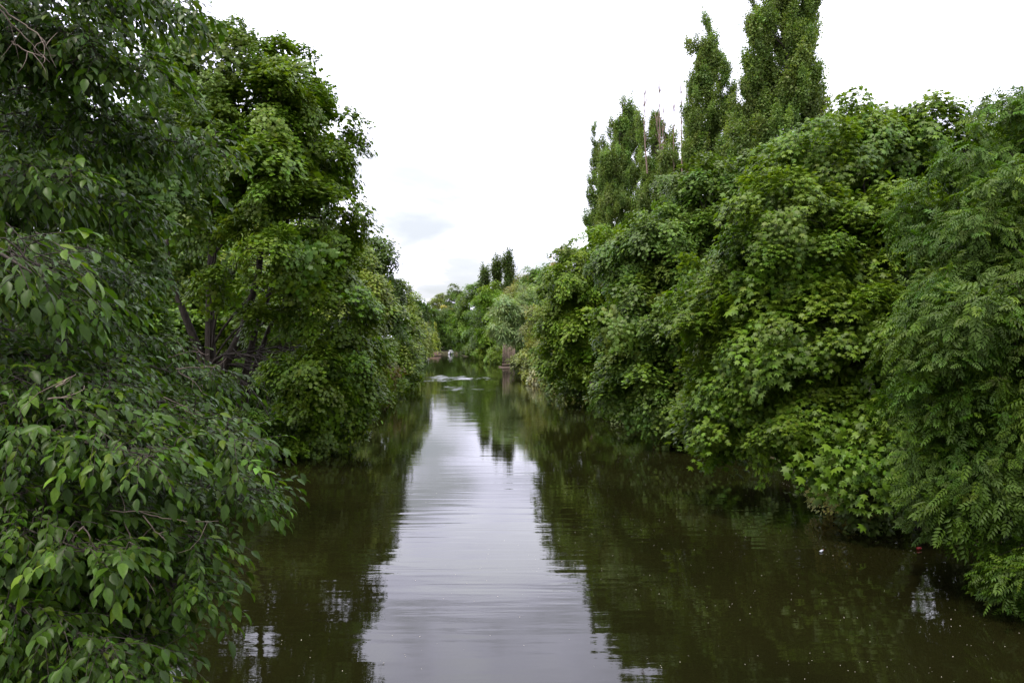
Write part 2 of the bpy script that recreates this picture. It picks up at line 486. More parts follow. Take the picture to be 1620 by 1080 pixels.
class Leaves:
    """leaf placements: origin, direction to the tip, face normal, size, colour"""
    def __init__(s): s.o, s.d, s.n, s.s, s.c = [], [], [], [], []

    def add(s, o, d, n, sz, c):
        k = len(o)
        s.o.append(o); s.d.append(d); s.n.append(n)
        s.s.append(np.broadcast_to(sz, (k,)).astype(float)); s.c.append(np.broadcast_to(c, (k, 3)).astype(float) * np.array([1.09, 1.0, .74]))

    def done(s):
        s.o, s.d, s.n = (np.vstack(q) for q in (s.o, s.d, s.n))
        s.s = np.concatenate(s.s); s.c = np.vstack(s.c)
        s.d = unit(s.d)
        s.n = unit(s.n - s.d * np.sum(s.n * s.d, 1, keepdims=True))
        s.x = np.cross(s.d, s.n)
        return s

    def keep(s, m):
        for k in 'odnscx': setattr(s, k, getattr(s, k)[m])

    def build(s, name, tpl, mat, parent, smooth=False):
        tv, tf = tpl
        k = len(tv)
        v = s.o[:, None] + s.s[:, None, None] * (tv[None, :, 0:1] * s.x[:, None] + tv[None, :, 1:2] * s.d[:, None] + tv[None, :, 2:3] * s.n[:, None])
        f = (tf[None] + (np.arange(len(s.o)) * k)[:, None, None]).reshape(-1, 3)
        a = Acc()
        a.add(v.reshape(-1, 3), f, np.repeat(s.c, k, 0))
        o = a.build(name, mat, parent, smooth)
        o['kind'] = 'stuff'
        return o

    def pick(s, count, parent, tpl, mat, smooth=True, cell=11.0):
        """the leaves that show largest become parts of their own (shared meshes, one per shade)"""
        mid = s.o + s.d * s.s[:, None] * .5
        px = CX + mid[:, 0] / mid[:, 1] * F
        py = HZ - (mid[:, 2] - CAM_H) / mid[:, 1] * F
        vis = (px > 2) & (px < 1618) & (py > 2) & (py < 1078) & (mid[:, 1] > 0.5)
        ids = np.where(vis)[0]
        ids = ids[np.argsort(mid[ids, 1])]
        key = (px[ids] // cell).astype(int) * 10000 + (py[ids] // cell).astype(int)
        _, first = np.unique(key, return_index=True)
        ids = ids[first]
        view = unit(np.array([0, 0, CAM_H]) - mid[ids])
        show = s.s[ids] / mid[ids, 1] * (0.25 + np.abs(np.sum(view * s.n[ids], 1)))
        ids = ids[np.argsort(-show)][:count]
        lum = s.c[ids].sum(1)
        order = ids[np.argsort(lum)]
        org = root_loc(parent)
        for grp in np.array_split(order, 10):
            if not len(grp): continue
            a = Acc()
            a.add(tpl[0], tpl[1], np.repeat(s.c[grp].mean(0)[None], len(tpl[0]), 0))
            me = a.mesh('leaf', mat, (0, 0, 0), smooth)
            for i in grp:
                ob = bpy.data.objects.new('leaf', me)
                m3 = np.stack([s.x[i], s.d[i], s.n[i]], 1) * s.s[i]
                mw = Matrix.Identity(4)
                for r_ in range(3):
                    for c_ in range(3): mw[r_][c_] = float(m3[r_, c_])
                    mw[r_][3] = float(s.o[i, r_] - org[r_])
                COL.objects.link(ob)
                ob.parent = parent
                ob.matrix_local = mw
        m = np.ones(len(s.o), bool); m[order] = False
        return m


# ------------------------------------------------------------------ trees
# species: template, leaf length, leaf area factor, clump radius, clump mode, material
SP = dict(
    maple=dict(tpl=MAPLE, size=.145, area=.45, rc=.52, mode='dome', mat='broad', lai=2.1),
    maple_mid=dict(tpl=MAPLE5, size=.17, area=.40, rc=.62, mode='dome', mat='broad', lai=2.0),
    maple_far=dict(tpl=MAPLE_S, size=.22, area=.42, rc=.95, mode='dome', mat='broad', lai=1.6),
    broad_far=dict(tpl=DIAM, size=.30, area=.40, rc=1.15, mode='dome', mat='broad', lai=1.7),
    ash=dict(wild=.75, tpl=ASH, size=.225, area=.29, rc=.46, mode='dome', mat='ash', lai=2.3),
    poplar=dict(tpl=DIAM, size=.115, area=.40, rc=.55, mode='plume', mat='poplar', lai=3.4),
    poplar_far=dict(tpl=DIAM, size=.34, area=.40, rc=1.3, mode='plume', mat='poplar', lai=2.2),
    willow=dict(tpl=NARROW, size=.42, area=.13, rc=1.0, mode='hang', mat='willow', lai=2.2),
    white_willow=dict(tpl=NARROW, size=.46, area=.13, rc=.95, mode='dome', mat='willow', lai=1.8),
    shrub=dict(tpl=DIAM, size=.10, area=.40, rc=.38, mode='dome', mat='broad', lai=1.9),
    shrub_far=dict(tpl=DIAM, size=.22, area=.40, rc=.7, mode='dome', mat='broad', lai=1.7),
)


def palette(n, base, var=.18, young=0.0, ycol=(0.13, 0.20, 0.018)):
    base = np.array(base)
    c = base[None] * np.exp(rng.normal(0, var, (n, 1))) * np.exp(rng.normal(0, .06, (n, 3)))
    if np.max(young) > 0:
        m = (rng.random(n) < young)[:, None]
        c = np.where(m, c * .35 + np.array(ycol)[None] * .65, c)
    return c


UP = np.array([0, 0, 1.0])
NVAR = 8


def spray(sp, droop):
    """one leafy spray about its own origin: local z is its crown side, local x points outward from the tree"""
    L = Leaves()
    rc = sp['rc']
    n = max(5, int(sp['lai'] * math.pi * rc ** 2 / (sp['size'] ** 2 * sp['area'])))
    x = np.array([1.0, 0, 0])
    if sp['mode'] == 'dome':
        up, o = np.array([-.5, 0, .87]), np.array([.77, 0, .64])
        q = np.sqrt(rng.random(n)); th = rng.random(n) * 2 * math.pi; ph = rng.random(2) * 6.3
        rad = np.stack([np.cos(th), np.sin(th), np.zeros(n)], 1)
        lob = 1 + .35 * np.sin(th * 3 + ph[0]) + .2 * np.sin(th * 7 + ph[1])            # ragged edge
        pos = rad * (q * rc * lob)[:, None] + UP * ((-.72 * q ** 2 + rng.normal(0, .16, n)) * rc)[:, None]
        d = rad * (.4 + q[:, None]) + o * .35 - up * droop + rnd(n, sp.get('wild', .35))
        nn = UP + rad * (.50 * q)[:, None] + up * .15 + rnd(n, .30)
    elif sp['mode'] == 'plume':
        up, o = np.array([-.27, 0, .96]), np.array([.96, 0, .27])
        t = rng.normal(0, .75, n)
        pos = UP * (t * rc * .8)[:, None] + rnd(n, .30) * (rc * np.exp(-.25 * t * t + .1 * t))[:, None]
        lo = unit(pos)
        d = o * .3 + lo * .4 + rnd(n, .6) - up * .1
        nn = o * .4 + lo * .8 + up * .5 + rnd(n, .38)
    else:
        so = (rnd(7, .55) * np.array([1, 1, .4]))[rng.integers(0, 7, n)]                 # hanging strands
        t = rng.random(n)
        pos = so * rc + x * (np.sin(t * 1.5) * .5 * rc)[:, None] - UP * (t * t * 2.1 * rc)[:, None] + rnd(n, .07)
        d = -UP + x * .3 + rnd(n, .35)
        nn = x + UP * .25 + rnd(n, .45)
    shade = np.exp(rng.normal(0, .15, (n, 1))) * np.exp(rng.normal(0, .06, (n, 3)))
    L.add(pos, d, nn, sp['size'] * np.clip(np.exp(rng.normal(0, .2, n)), .55, 1.5), shade)
    L.done()
    L.u = rng.random(n)
    return L


SPRAYS = {}


def spray_set(key, droop):
    """eight leafy sprays of a kind and the node group that sets them out on a crown's points"""
    global rng
    if (key, droop) in SPRAYS: return SPRAYS[(key, droop)]
    keep = rng
    rng = np.random.default_rng(zlib.crc32(key.encode()) + int(droop * 100))
    sp = SP[key]
    col_ = bpy.data.collections.new('leaf_sprays_' + key)
    ls = []
    tv, tf = sp['tpl']
    k = len(tv)
    for i in range(NVAR):
        L = spray(sp, droop)
        v = L.o[:, None] + L.s[:, None, None] * (tv[None, :, 0:1] * L.x[:, None] + tv[None, :, 1:2] * L.d[:, None] + tv[None, :, 2:3] * L.n[:, None])
        a = Acc()
        a.add(v.reshape(-1, 3), (tf[None] + (np.arange(len(L.o)) * k)[:, None, None]).reshape(-1, 3), np.repeat(np.hstack([L.c, L.u[:, None]]), k, 0))
        ob = bpy.data.objects.new('leaf_spray', a.mesh('leaf_spray', MS[sp['mat']]))
        col_.objects.link(ob)
        ls.append(L)
    ng = bpy.data.node_groups.new('set_out_sprays_' + key, 'GeometryNodeTree')
    ng.interface.new_socket('Geometry', in_out='INPUT', socket_type='NodeSocketGeometry')
    ng.interface.new_socket('Geometry', in_out='OUTPUT', socket_type='NodeSocketGeometry')
    gi, go = ng.nodes.new('NodeGroupInput'), ng.nodes.new('NodeGroupOutput')
    ci = ng.nodes.new('GeometryNodeCollectionInfo')
    ci.inputs['Collection'].default_value = col_
    ci.inputs['Separate Children'].default_value = True
    ci.inputs['Reset Children'].default_value = True
    ip = ng.nodes.new('GeometryNodeInstanceOnPoints')
    ip.inputs['Pick Instance'].default_value = True
    for nm, ty, sock in (('variant', 'INT', 'Instance Index'), ('turn', 'QUATERNION', 'Rotation'), ('size', 'FLOAT', 'Scale')):
        na = ng.nodes.new('GeometryNodeInputNamedAttribute'); na.data_type = ty; na.inputs['Name'].default_value = nm
        ng.links.new([q for q in na.outputs if q.name == 'Attribute' and q.enabled][0], ip.inputs[sock])
    ng.links.new(gi.outputs[0], ip.inputs['Points'])
    ng.links.new(ci.outputs[0], ip.inputs['Instance'])
    ng.links.new(ip.outputs[0], go.inputs[0])
    rng = keep
    SPRAYS[(key, droop)] = (ls, ng)
    return SPRAYS[(key, droop)]


class Clumps:
    def __init__(s): s.C, s.X, s.Z, s.sc, s.t, s.y, s.v = [], [], [], [], [], [], []

    def add(s, C, O, sp, base, tip):
        k = len(C)
        if sp['mode'] == 'dome': z = unit(O * .62 + UP * .72 + rnd(k, .22))
        elif sp['mode'] == 'plume': z = unit(UP + O * .28 + rnd(k, .12))
        else: z = np.tile(UP, (k, 1))
        x = O * np.array([1, 1, .3]) + rnd(k, .15)
        x = unit(x - z * np.sum(x * z, 1, keepdims=True))
        s.C.append(C); s.X.append(x); s.Z.append(z)
        s.sc.append(np.exp(rng.normal(0, .18, k)))
        s.t.append(np.array(base) * np.array([1.09, 1.0, .74]) * np.exp(rng.normal(0, .14, (k, 1))) * np.exp(rng.normal(0, .05, (k, 3))))
        s.y.append(np.clip(tip * (.2 + 3.0 * np.clip(O[:, 2] - .25, 0, 1)), 0, .6))      # young shoots grow on the upper crown
        s.v.append(rng.integers(0, NVAR, k))

    def done(s):
        s.C, s.X, s.Z, s.t = (np.vstack(q) for q in (s.C, s.X, s.Z, s.t))
        s.sc, s.y, s.v = (np.concatenate(q) for q in (s.sc, s.y, s.v))
        s.Y = np.cross(s.Z, s.X)

    def leaves(s, ls):
        """every leaf in place, with the number of its spray"""
        L = Leaves(); ids = []
        for i in range(len(s.C)):
            t = ls[s.v[i]]
            Rm = np.stack([s.X[i], s.Y[i], s.Z[i]], 0)
            m = (t.u < s.y[i])[:, None]
            c = t.c * s.t[i]
            c = np.where(m, c * .38 + np.array(YOUNG) * .62, c)
            L.add(s.C[i] + (t.o * s.sc[i]) @ Rm, t.d @ Rm, t.n @ Rm, t.s * s.sc[i], c / np.array([1.09, 1.0, .74]))
            ids.append(np.full(len(t.o), i))
        L.done()
        return L, np.concatenate(ids)

    def build(s, name, ng, parent, m=None):
        m = np.ones(len(s.C), bool) if m is None else m
        k = int(m.sum())
        me = bpy.data.meshes.new(name)
        me.vertices.add(k)
        me.vertices.foreach_set('co', (s.C[m] - root_loc(parent)).ravel().astype(np.float32))
        q = np.empty((k, 4), np.float32)
        for i, (x, y, z) in enumerate(zip(s.X[m], s.Y[m], s.Z[m])):
            q[i] = Matrix(((x[0], y[0], z[0]), (x[1], y[1], z[1]), (x[2], y[2], z[2]))).to_quaternion()
        me.attributes.new('turn', 'QUATERNION', 'POINT').data.foreach_set('value', q.ravel())
        me.attributes.new('size', 'FLOAT', 'POINT').data.foreach_set('value', s.sc[m].astype(np.float32))
        me.attributes.new('young', 'FLOAT', 'POINT').data.foreach_set('value', s.y[m].astype(np.float32))
        me.attributes.new('variant', 'INT', 'POINT').data.foreach_set('value', s.v[m].astype(np.int32))
        me.attributes.new('tint', 'FLOAT_COLOR', 'POINT').data.foreach_set('color', np.hstack([s.t[m], np.ones((k, 1))]).ravel().astype(np.float32))
        o = bpy.data.objects.new(name, me); COL.objects.link(o); o.parent = parent
        md = o.modifiers.new('sprays', 'NODES'); md.node_group = ng
        o['kind'] = 'stuff'
        return o


def curve(a, b, bend=.12, k=5, sag=0.0):
    a, b = np.asarray(a, float), np.asarray(b, float)
    t = np.linspace(0, 1, k)[:, None]
    ln = np.linalg.norm(b - a)
    p = a + (b - a) * t + np.sin(t * math.pi) * (rng.normal(0, bend, 3) * ln * .5)[None]
    p[:, 2] += (np.sin(t * math.pi) * sag * ln)[:, 0]
    return p


def in_view(c, r):
    if c[1] < 1: return False
    px = CX + c[0] / c[1] * F
    return -r / c[1] * F - 60 < px < 1680 + r / c[1] * F


NAMES = {}


def tree(name, label, base, lobes, sp, col, cat='tree', group=None, density=1.0, trunk_r=None, tip=.06, stems=None, leaf_parts=0,
         fill=.35, droop=.45, trunk_top=None, deepcol=None, dead=0, limb_from=.35, twigs=True):
    """lobes: [(centre, (rx, ry, rz))]; base: (x, y) of the foot"""
    global rng
    rng = np.random.default_rng(zlib.crc32(label.encode()))
    key, sp = sp, SP[sp]
    lob = [(np.asarray(c, float), np.broadcast_to(np.asarray(r, float), (3,)) * 1.0) for c, r in lobes]
    zb = gz(*base)
    root = empty(name, (base[0], base[1], zb - .05))
    prop(root, label, cat, group)
    top = max(c[2] + .3 * r[2] for c, r in lob)
    H = top - zb
    tr = trunk_r or max(.035, .018 * H)
    wmean = np.average([c for c, r in lob], axis=0, weights=[r[0] for c, r in lob])
    tt = trunk_top if trunk_top is not None else np.array([wmean[0] * .7 + base[0] * .3, wmean[1] * .7 + base[1] * .3, top - .24 * H])
    b0 = np.array([base[0], base[1], zb - .25])
    tp = curve(b0, tt, .05, 9)
    tp[0] = b0
    tk = np.linspace(0, 1, 9)
    ta = Acc()
    flare = tr * (1 - .82 * tk); flare[0] *= 1.45; flare[1] *= 1.03
    ta.tube(tp, flare, 8)
    trunk = ta.build('trunk', M['bark'], root, True)
    tw = Acc()
    K = Clumps()
    for i, (c, r) in enumerate(lob):
        rm = float(r.mean())
        hd = math.hypot(c[0] - base[0], c[1] - base[1])
        zj = np.clip(c[2] - max(.5 * hd, .6 * rm), zb + limb_from * H * .6, top - .15 * H)
        t = float(np.clip((zj - zb) / max(tt[2] - zb, .1), .08, .92))
        j = np.array([np.interp(t, tk, tp[:, q]) for q in range(3)])
        lr = min(tr * (1 - .8 * t) * .75, .022 * rm + .03)
        path = curve(j, c, .16, 7, .06 if c[2] > j[2] + .3 * rm else .16)
        la = Acc(); la.tube(path, np.linspace(lr, lr * .35, 7), 6)
        la.build('limb', M['bark'], trunk, True)
        area = 4 * math.pi * (((r[0] * r[1]) ** 1.6 + (r[0] * r[2]) ** 1.6 + (r[1] * r[2]) ** 1.6) / 3) ** (1 / 1.6)
        nvis = 1.0 if in_view(c, rm) else .3
        k = int(max(5, 1.08 * density * nvis * area / (math.pi * sp['rc'] ** 2)))
        u = unit(rnd(k))
        q = rng.normal(.93, .16 if sp['mode'] == 'dome' else .13, k)
        kin = int(k * fill)
        u = np.vstack([u, unit(rnd(kin))]); q = np.concatenate([q, rng.random(kin) ** .6 * .75])
        C = c + u * r * q[:, None]
        O = unit(u / r)
        keep = np.ones(len(C), bool)
        for m, (c2, r2) in enumerate(lob):
            if m != i:
                keep &= ~((np.sum(((C - c2) / r2) ** 2, 1) < .35) & (rng.random(len(C)) < .8))
        tocam = unit(np.array([0, 0, CAM_H]) - C)
        face = np.sum(O * tocam, 1)
        keep &= (face > -.25) | (rng.random(len(C)) < .40)
        keep &= C[:, 2] > .12 + .35 * sp['rc']
        C, O = C[keep], O[keep]
        if not len(C): continue
        K.add(C, O, sp, col, tip)
        if twigs:
            for x in C[::2 if len(C) > 60 else 1]:
                s = path[rng.integers(2, 7)]
                tw.tube(curve(s, x, .18, 4, .06), [lr * .3 + .004, lr * .2 + .003, .006, .003], 3, False)
    K.done()
    ls, ng = spray_set(key, droop)
    rest = None
    if leaf_parts:                                  # nearest leaves one by one, the rest of their sprays as one mesh, other sprays set out
        L, ids = K.leaves(ls)
        m = L.pick(leaf_parts, root, sp['tpl'], M[sp['mat']])
        hit = np.zeros(len(K.C), bool); hit[ids[~m]] = True
        L.keep(m & hit[ids])
        L.build('front_foliage', sp['tpl'], M[sp['mat']], root)
        rest = ~hit
    K.build('crown', ng, root, rest)
    if tw.v: prop(tw.build('twigs', M['bark'], trunk), kind='stuff')
    return root, trunk, tp, tr


def LP(lst, d, dz=0.0, sq=1.0, jit=.6):
    """lobes given as (px, py, radius px[, depth offset[, vertical factor]]) at distance d"""
    out = []
    for t in lst:
        px, py, r = t[:3]
        dd = d + (t[3] if len(t) > 3 else 0)
        vf = t[4] if len(t) > 4 else sq
        rm = r / F * dd
        out.append((P(px, py, dd), (rm, rm * 1.05, rm * vf)))
    return out


GREEN = (0.052, 0.110, 0.012)
BRIGHT = (0.082, 0.160, 0.014)
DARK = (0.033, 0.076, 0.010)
BLUE = (0.058, 0.120, 0.021)
POP = (0.092, 0.165, 0.052)
WIL = (0.135, 0.225, 0.125)
PALE = (0.125, 0.175, 0.055)

# ---- right bank, from near to far
tree('ash_tree', 'ash with feathery compound leaves filling the right edge above the dark water', (13.2, 14.5),
     LP([(1640, 260, 120, 1.5), (1590, 380, 115, .5), (1480, 350, 60, 2.5), (1520, 520, 110, 0), (1660, 520, 130, 0), (1487, 640, 68, .5), (1600, 680, 110, -.5), (1512, 745, 76, .2), (1650, 770, 80, -.5),
         (1448, 805, 38, 1.2, .8), (1628, 905, 70, -1.6, .5), (1540, 620, 90, 1)], 15.5),
     'ash', (0.038, 0.086, 0.009), tip=.06, leaf_parts=300, droop=.75, density=.92)
tree('norway_maple', 'yellow-green maple with layered lobed leaves, second crown from the right edge', (13.0, 24.0),
     LP([(1290, 270, 80, 1.5), (1380, 235, 80, 2.5), (1460, 240, 70, 3), (1240, 380, 105, .5), (1370, 380, 110, 0), (1450, 420, 90, 1), (1150, 480, 80, 2), (1250, 540, 105, 0), (1360, 560, 110, -1), (1180, 620, 85, 1),
         (1290, 670, 85, -1, .8), (1140, 650, 60, 2.5), (1380, 690, 75, -2), (1230, 690, 60, -.5, .6), (1515, 250, 62, 3.5), (1420, 210, 48, 3)], 22),
     'maple', (0.060, 0.126, 0.012), tip=.26, leaf_parts=300, density=1.0)
tree('sycamore_tree', 'blue-green sycamore overhanging the water left of the yellow-green maple', (12.5, 39),
     LP([(1130, 320, 75, 2), (1220, 300, 75, 1), (1050, 400, 75, 1), (1140, 420, 95, 0), (1010, 500, 70, 0), (1080, 540, 90, -1), (1000, 580, 60, 0), (1160, 590, 80, -2), (1060, 630, 70, -2, .75), (1120, 660, 55, -3, .7), (990, 620, 42, 0, .7), (990, 420, 55, 3)], 38),
     'maple_mid', BLUE, tip=.06)
tree('robinia_tree', 'bright lime-green tree right of the pale willows, beside the leaning dead branch', (8.5, 59),
     LP([(950, 420, 60, 0), (910, 440, 50, -1), (970, 480, 55, 0), (890, 500, 40, 0), (930, 530, 55, -1), (900, 570, 45, 1), (955, 570, 50, -1), (890, 470, 34, 1), (985, 400, 45, 3)], 57),
     'maple_mid', BRIGHT, tip=.12, density=.9)
tree('grey_leaved_tree', 'grey-green dense tree at the waterline between lime tree and pale willow', (5.0, 92),
     LP([(850, 510, 26, 0), (872, 540, 30, -4), (848, 560, 28, -2), (880, 580, 30, -10), (835, 585, 20, 0), (865, 600, 20, -6), (900, 600, 25, -20)], 92),
     'maple_far', PALE, tip=.05)
tree('white_willow', 'pale silvery willow hanging above the timber piling', (2.0, 128),
     LP([(800, 500, 26, 0), (815, 480, 24, 2), (790, 520, 18, -2), (818, 520, 24, 0)], 126), 'white_willow', WIL, tip=0)
tree('white_willow', 'pale silvery willow with the taller rounded head behind the timber piling', (6.0, 138),
     LP([(840, 470, 24, 0), (855, 490, 26, 0), (830, 490, 20, 2), (845, 515, 24, -2)], 132), 'white_willow', (0.118, 0.21, 0.10), tip=0)


def poplar(label, px, d, ytop, wpx_, ybot=560, lean=0, n=7, plumes=3, col=POP, sp='poplar', dens=1.0):
    global rng
    rng = np.random.default_rng(zlib.crc32(label.encode()) + 5)
    lobes = []
    wpx = wpx_ * 1.12
    x0 = (px - CX) / F * d
    for i in range(n):
        t = i / (n - 1)
        y = ybot + (ytop - ybot) * t
        w = wpx * (.34 + .66 * math.sin(min(1, (1 - t) * 1.3 + .06) * math.pi * .5)) * (.55 if i == n - 1 else 1) * (1.3 if t < .45 else 1)
        h = abs(ybot - ytop) / (n - 1) * 1.05
        off = rng.normal(0, .10) * wpx + lean * t
        c = P(px + off, y + (h * .55 if i == n - 1 else 0), d + rng.normal(0, .3))
        lobes.append((c, (w / F * d * .40, w / F * d * .40, h / F * d * .8)))
    plumes *= 3
    for i in range(plumes):                                  # separate upright tips along the sides
        t = .15 + .75 * (i + .5) / plumes
        y = ybot + (ytop - ybot) * t
        c = P(px + (-1) ** i * wpx * rng.uniform(.26, .48) * (1.15 - .55 * t), y, d + rng.normal(0, .8))
        lobes.append((c, (wpx * .16 / F * d, wpx * .16 / F * d, wpx * .55 / F * d)))
    top = P(px + lean, ytop + 8, d)
    return tree('lombardy_poplar', label, (x0, d), lobes, sp, col, group='columnar poplars behind the right bank', tip=.0, trunk_top=top, density=dens * .95, fill=.15, trunk_r=.32)


poplar('tallest columnar poplar, its top cut by the upper edge of the picture', 1238, 50, -95, 118, 480, n=8, plumes=4)
poplar('slender columnar poplar, left neighbour of the tallest one', 1125, 62, 50, 72, 500, n=8, plumes=4)
poplar('columnar poplar with bare brown dead tips', 1038, 72, 175, 56, 480, n=6, plumes=4, dens=.75)
poplar('columnar poplar with two pointed heads, leftmost of the tall right row', 985, 78, 165, 62, 470, n=6, plumes=3)
poplar('short columnar poplar standing lowest at the left end of the tall row', 948, 86, 215, 34, 440, n=6, plumes=2)
poplar('columnar poplar filling the dip where bare dead stems stand, left of the slender one', 1078, 68, 215, 56, 480, n=6, plumes=4)
poplar('low columnar poplar closing the gap between the dead-tipped one and its right neighbour', 1056, 76, 262, 44, 470, n=5, plumes=3)
poplar('columnar poplar joining the tallest pair at half height', 1180, 57, 185, 70, 480, n=6, plumes=3)

# ---- behind the right front row
tree('field_maple', 'rounded light green tree top behind the yellow-green maple, right of the tallest poplar', (22, 40),
     LP([(1340, 220, 50, 0), (1290, 250, 45, 2), (1380, 230, 45, 0), (1330, 320, 70, 0), (1410, 330, 70, 0), (1300, 430, 80, 0), (1400, 450, 80, 0)], 40), 'maple_far', GREEN, tip=.08, density=.8)
tree('ash_tree', 'dark ash top rising highest at the right edge', (20.5, 26),
     LP([(1625, 180, 48, 0), (1600, 240, 50, 0), (1650, 260, 70, 0), (1560, 300, 60, 0), (1640, 380, 90, 0), (1560, 430, 80, 1)], 26), 'ash', DARK, tip=.02, density=.8)

# ---- far reach
far = [
    ('broad_tree', 'dark green tree closing the far end of the canal beside the small white boat', 252, [(690, 520, 14), (700, 505, 16), (688, 500, 14), (702, 535, 14), (712, 540, 12), (694, 543, 10)], 'broad_far', DARK, 0),
    ('broad_tree', 'small round tree top standing alone above the far skyline', 300, [(717, 462, 13), (724, 470, 11), (712, 478, 12), (720, 495, 14)], 'broad_far', (0.05, 0.09, 0.022), 0),
    ('broad_tree', 'pale hazy tree top at the lowest point of the far skyline', 330, [(690, 477, 12), (700, 472, 9), (684, 488, 12), (700, 492, 14)], 'broad_far', (0.09, 0.13, 0.05), 0),
    ('broad_tree', 'cream-tinted tree between the dark end tree and the round skyline tree', 275, [(706, 492, 12), (718, 498, 10), (698, 500, 9)], 'broad_far', (0.16, 0.19, 0.07), 0),
    ('broad_tree', 'mid-green tree at the far end, right of the small white boat', 232, [(735, 480, 18), (748, 500, 22), (728, 510, 18), (740, 530, 20), (756, 535, 18), (730, 545, 12), (752, 465, 16)], 'broad_far', GREEN, .03),
    ('broad_tree', 'dusky blue-green tree leaning over the far water, left of the bright maple', 205, [(757, 500, 16), (770, 520, 20), (762, 545, 16), (745, 552, 10), (777, 545, 16)], 'broad_far', (0.034, 0.075, 0.016), .03),
    ('broad_tree', 'bright green domed tree below the small dark poplars', 180, [(778, 465, 18), (792, 480, 18), (766, 478, 14), (785, 505, 20), (775, 530, 18), (795, 550, 14)], 'broad_far', (0.068, 0.14, 0.014), .1),
    ('birch_tree', 'brownish feathery birch behind the pale willows', 165, [(822, 450, 16), (836, 445, 12), (812, 462, 14), (828, 470, 16), (815, 485, 18)], 'broad_far', (0.085, 0.11, 0.035), 0),
    ('broad_tree', 'rounded green tree above the pale willows on the right skyline', 150, [(842, 435, 15), (858, 445, 16), (832, 440, 10), (866, 460, 18), (850, 470, 20)], 'broad_far', (0.046, 0.10, 0.014), .03),
    ('broad_tree', 'dark rounded tree filling the gap right of the brownish birch', 120, [(868, 440, 20), (885, 450, 24), (875, 480, 26), (868, 510, 24)], 'broad_far', (0.036, 0.08, 0.012), .03),
]
for nm, lb, d, lob, spn, c, tip in far:
    bx = (np.mean([t[0] for t in lob]) - CX) / F * d
    tree(nm, lb, (bx, d + 1.5), LP(lob, d), spn, tuple(np.array(c) * 1.35), tip=tip, group='trees along the far reach', density=.95, fill=.25)
tree('thin_birch', 'sparse tan-leaved tree top on the right skyline above the lime-green tree', ((882 - CX) / F * 100, 101), LP([(880, 410, 14), (890, 402, 11), (874, 418, 10), (884, 430, 16)], 100), 'shrub_far', (0.17, 0.16, 0.11), density=.3, tip=0, fill=.1)
for lb, px, d in [('broad tree in shade at the far bend behind the white boat', 712, 268), ('broad tree in shade at the far bend left of the white boat', 690, 275), ('broad tree in shade at the far bend right of the white boat', 736, 262)]:
    tree('broad_tree', lb, ((px - CX) / F * d, d), LP([(px, 500, 16), (px - 9, 520, 16), (px + 9, 518, 16), (px - 5, 540, 14), (px + 7, 541, 14), (px, 548, 12)], d), 'broad_far', (0.05, 0.10, 0.015), group='trees along the far reach', tip=.03, fill=.4)
for lb, px, d, yt, w in [('tall dark far poplar, rightmost of the small skyline group', 805, 190, 407, 16), ('middle dark far poplar of the small skyline group', 786, 192, 416, 13),
                         ('lowest dark far poplar, left of the small skyline group', 767, 195, 428, 10)]:
    poplar(lb, px, d, yt, w, 500, n=5, plumes=2, col=(0.04, 0.075, 0.018), sp='poplar_far', dens=1.3)

# ---- left bank
def left_maple():
    root, trunk, tp, tr = tree('maple_tree', 'large spreading maple on the left with dark forked stems and drooping skirt', (-13.6, 36),
        LP([(360, 118, 90, 0), (440, 130, 75, 1), (290, 130, 75, 2), (410, 200, 95, -1), (497, 212, 76, 0), (515, 265, 54, 0), (330, 240, 90, 1), (430, 290, 90, -2), (507, 345, 72, -1), (528, 412, 56, 0), (330, 330, 60, -2),
            (512, 482, 74, -1), (450, 400, 55, -4), (528, 560, 66, 0), (480, 590, 60, -2), (540, 640, 58, 1), (490, 670, 56, 0, .7), (545, 690, 42, 1, .5), (440, 690, 45, -1, .6), (350, 440, 42, -3, .6), (300, 280, 60, 3), (420, 500, 40, -2, .6)], 34, sq=.9),
        'maple_mid', (0.058, 0.120, 0.010), tip=.12, density=.92, fill=.16, trunk_top=P(345, 210, 35), trunk_r=.34)
    for pts, r0 in [([P(330, 600, 36), P(300, 500, 35.5), P(268, 430, 35), P(262, 340, 35)], .22),
                    ([P(338, 610, 36), P(385, 520, 35), P(405, 430, 34.5), P(415, 330, 34.5), P(400, 220, 34.5)], .22),
                    ([P(372, 668, 37), P(388, 600, 36.5), P(402, 520, 36), P(440, 420, 35.5), P(470, 300, 35)], .20),
                    ([P(384, 676, 37.5), P(400, 600, 37), P(428, 520, 36.5), P(460, 470, 36), P(510, 430, 35)], .15),
                    ([P(345, 470, 35.6), P(385, 400, 35), P(430, 375, 34.5), P(480, 360, 34.3)], .11),
                    ([P(340, 350, 35.2), P(385, 250, 34.6), P(398, 170, 34.6)], .10)]:
        a = Acc(); k = len(pts)
        a.tube(np.array(pts) + rng.normal(0, .08, (k, 3)), np.linspace(r0, r0 * .35, k), 8)
        a.build('limb', M['bark'], trunk, True)


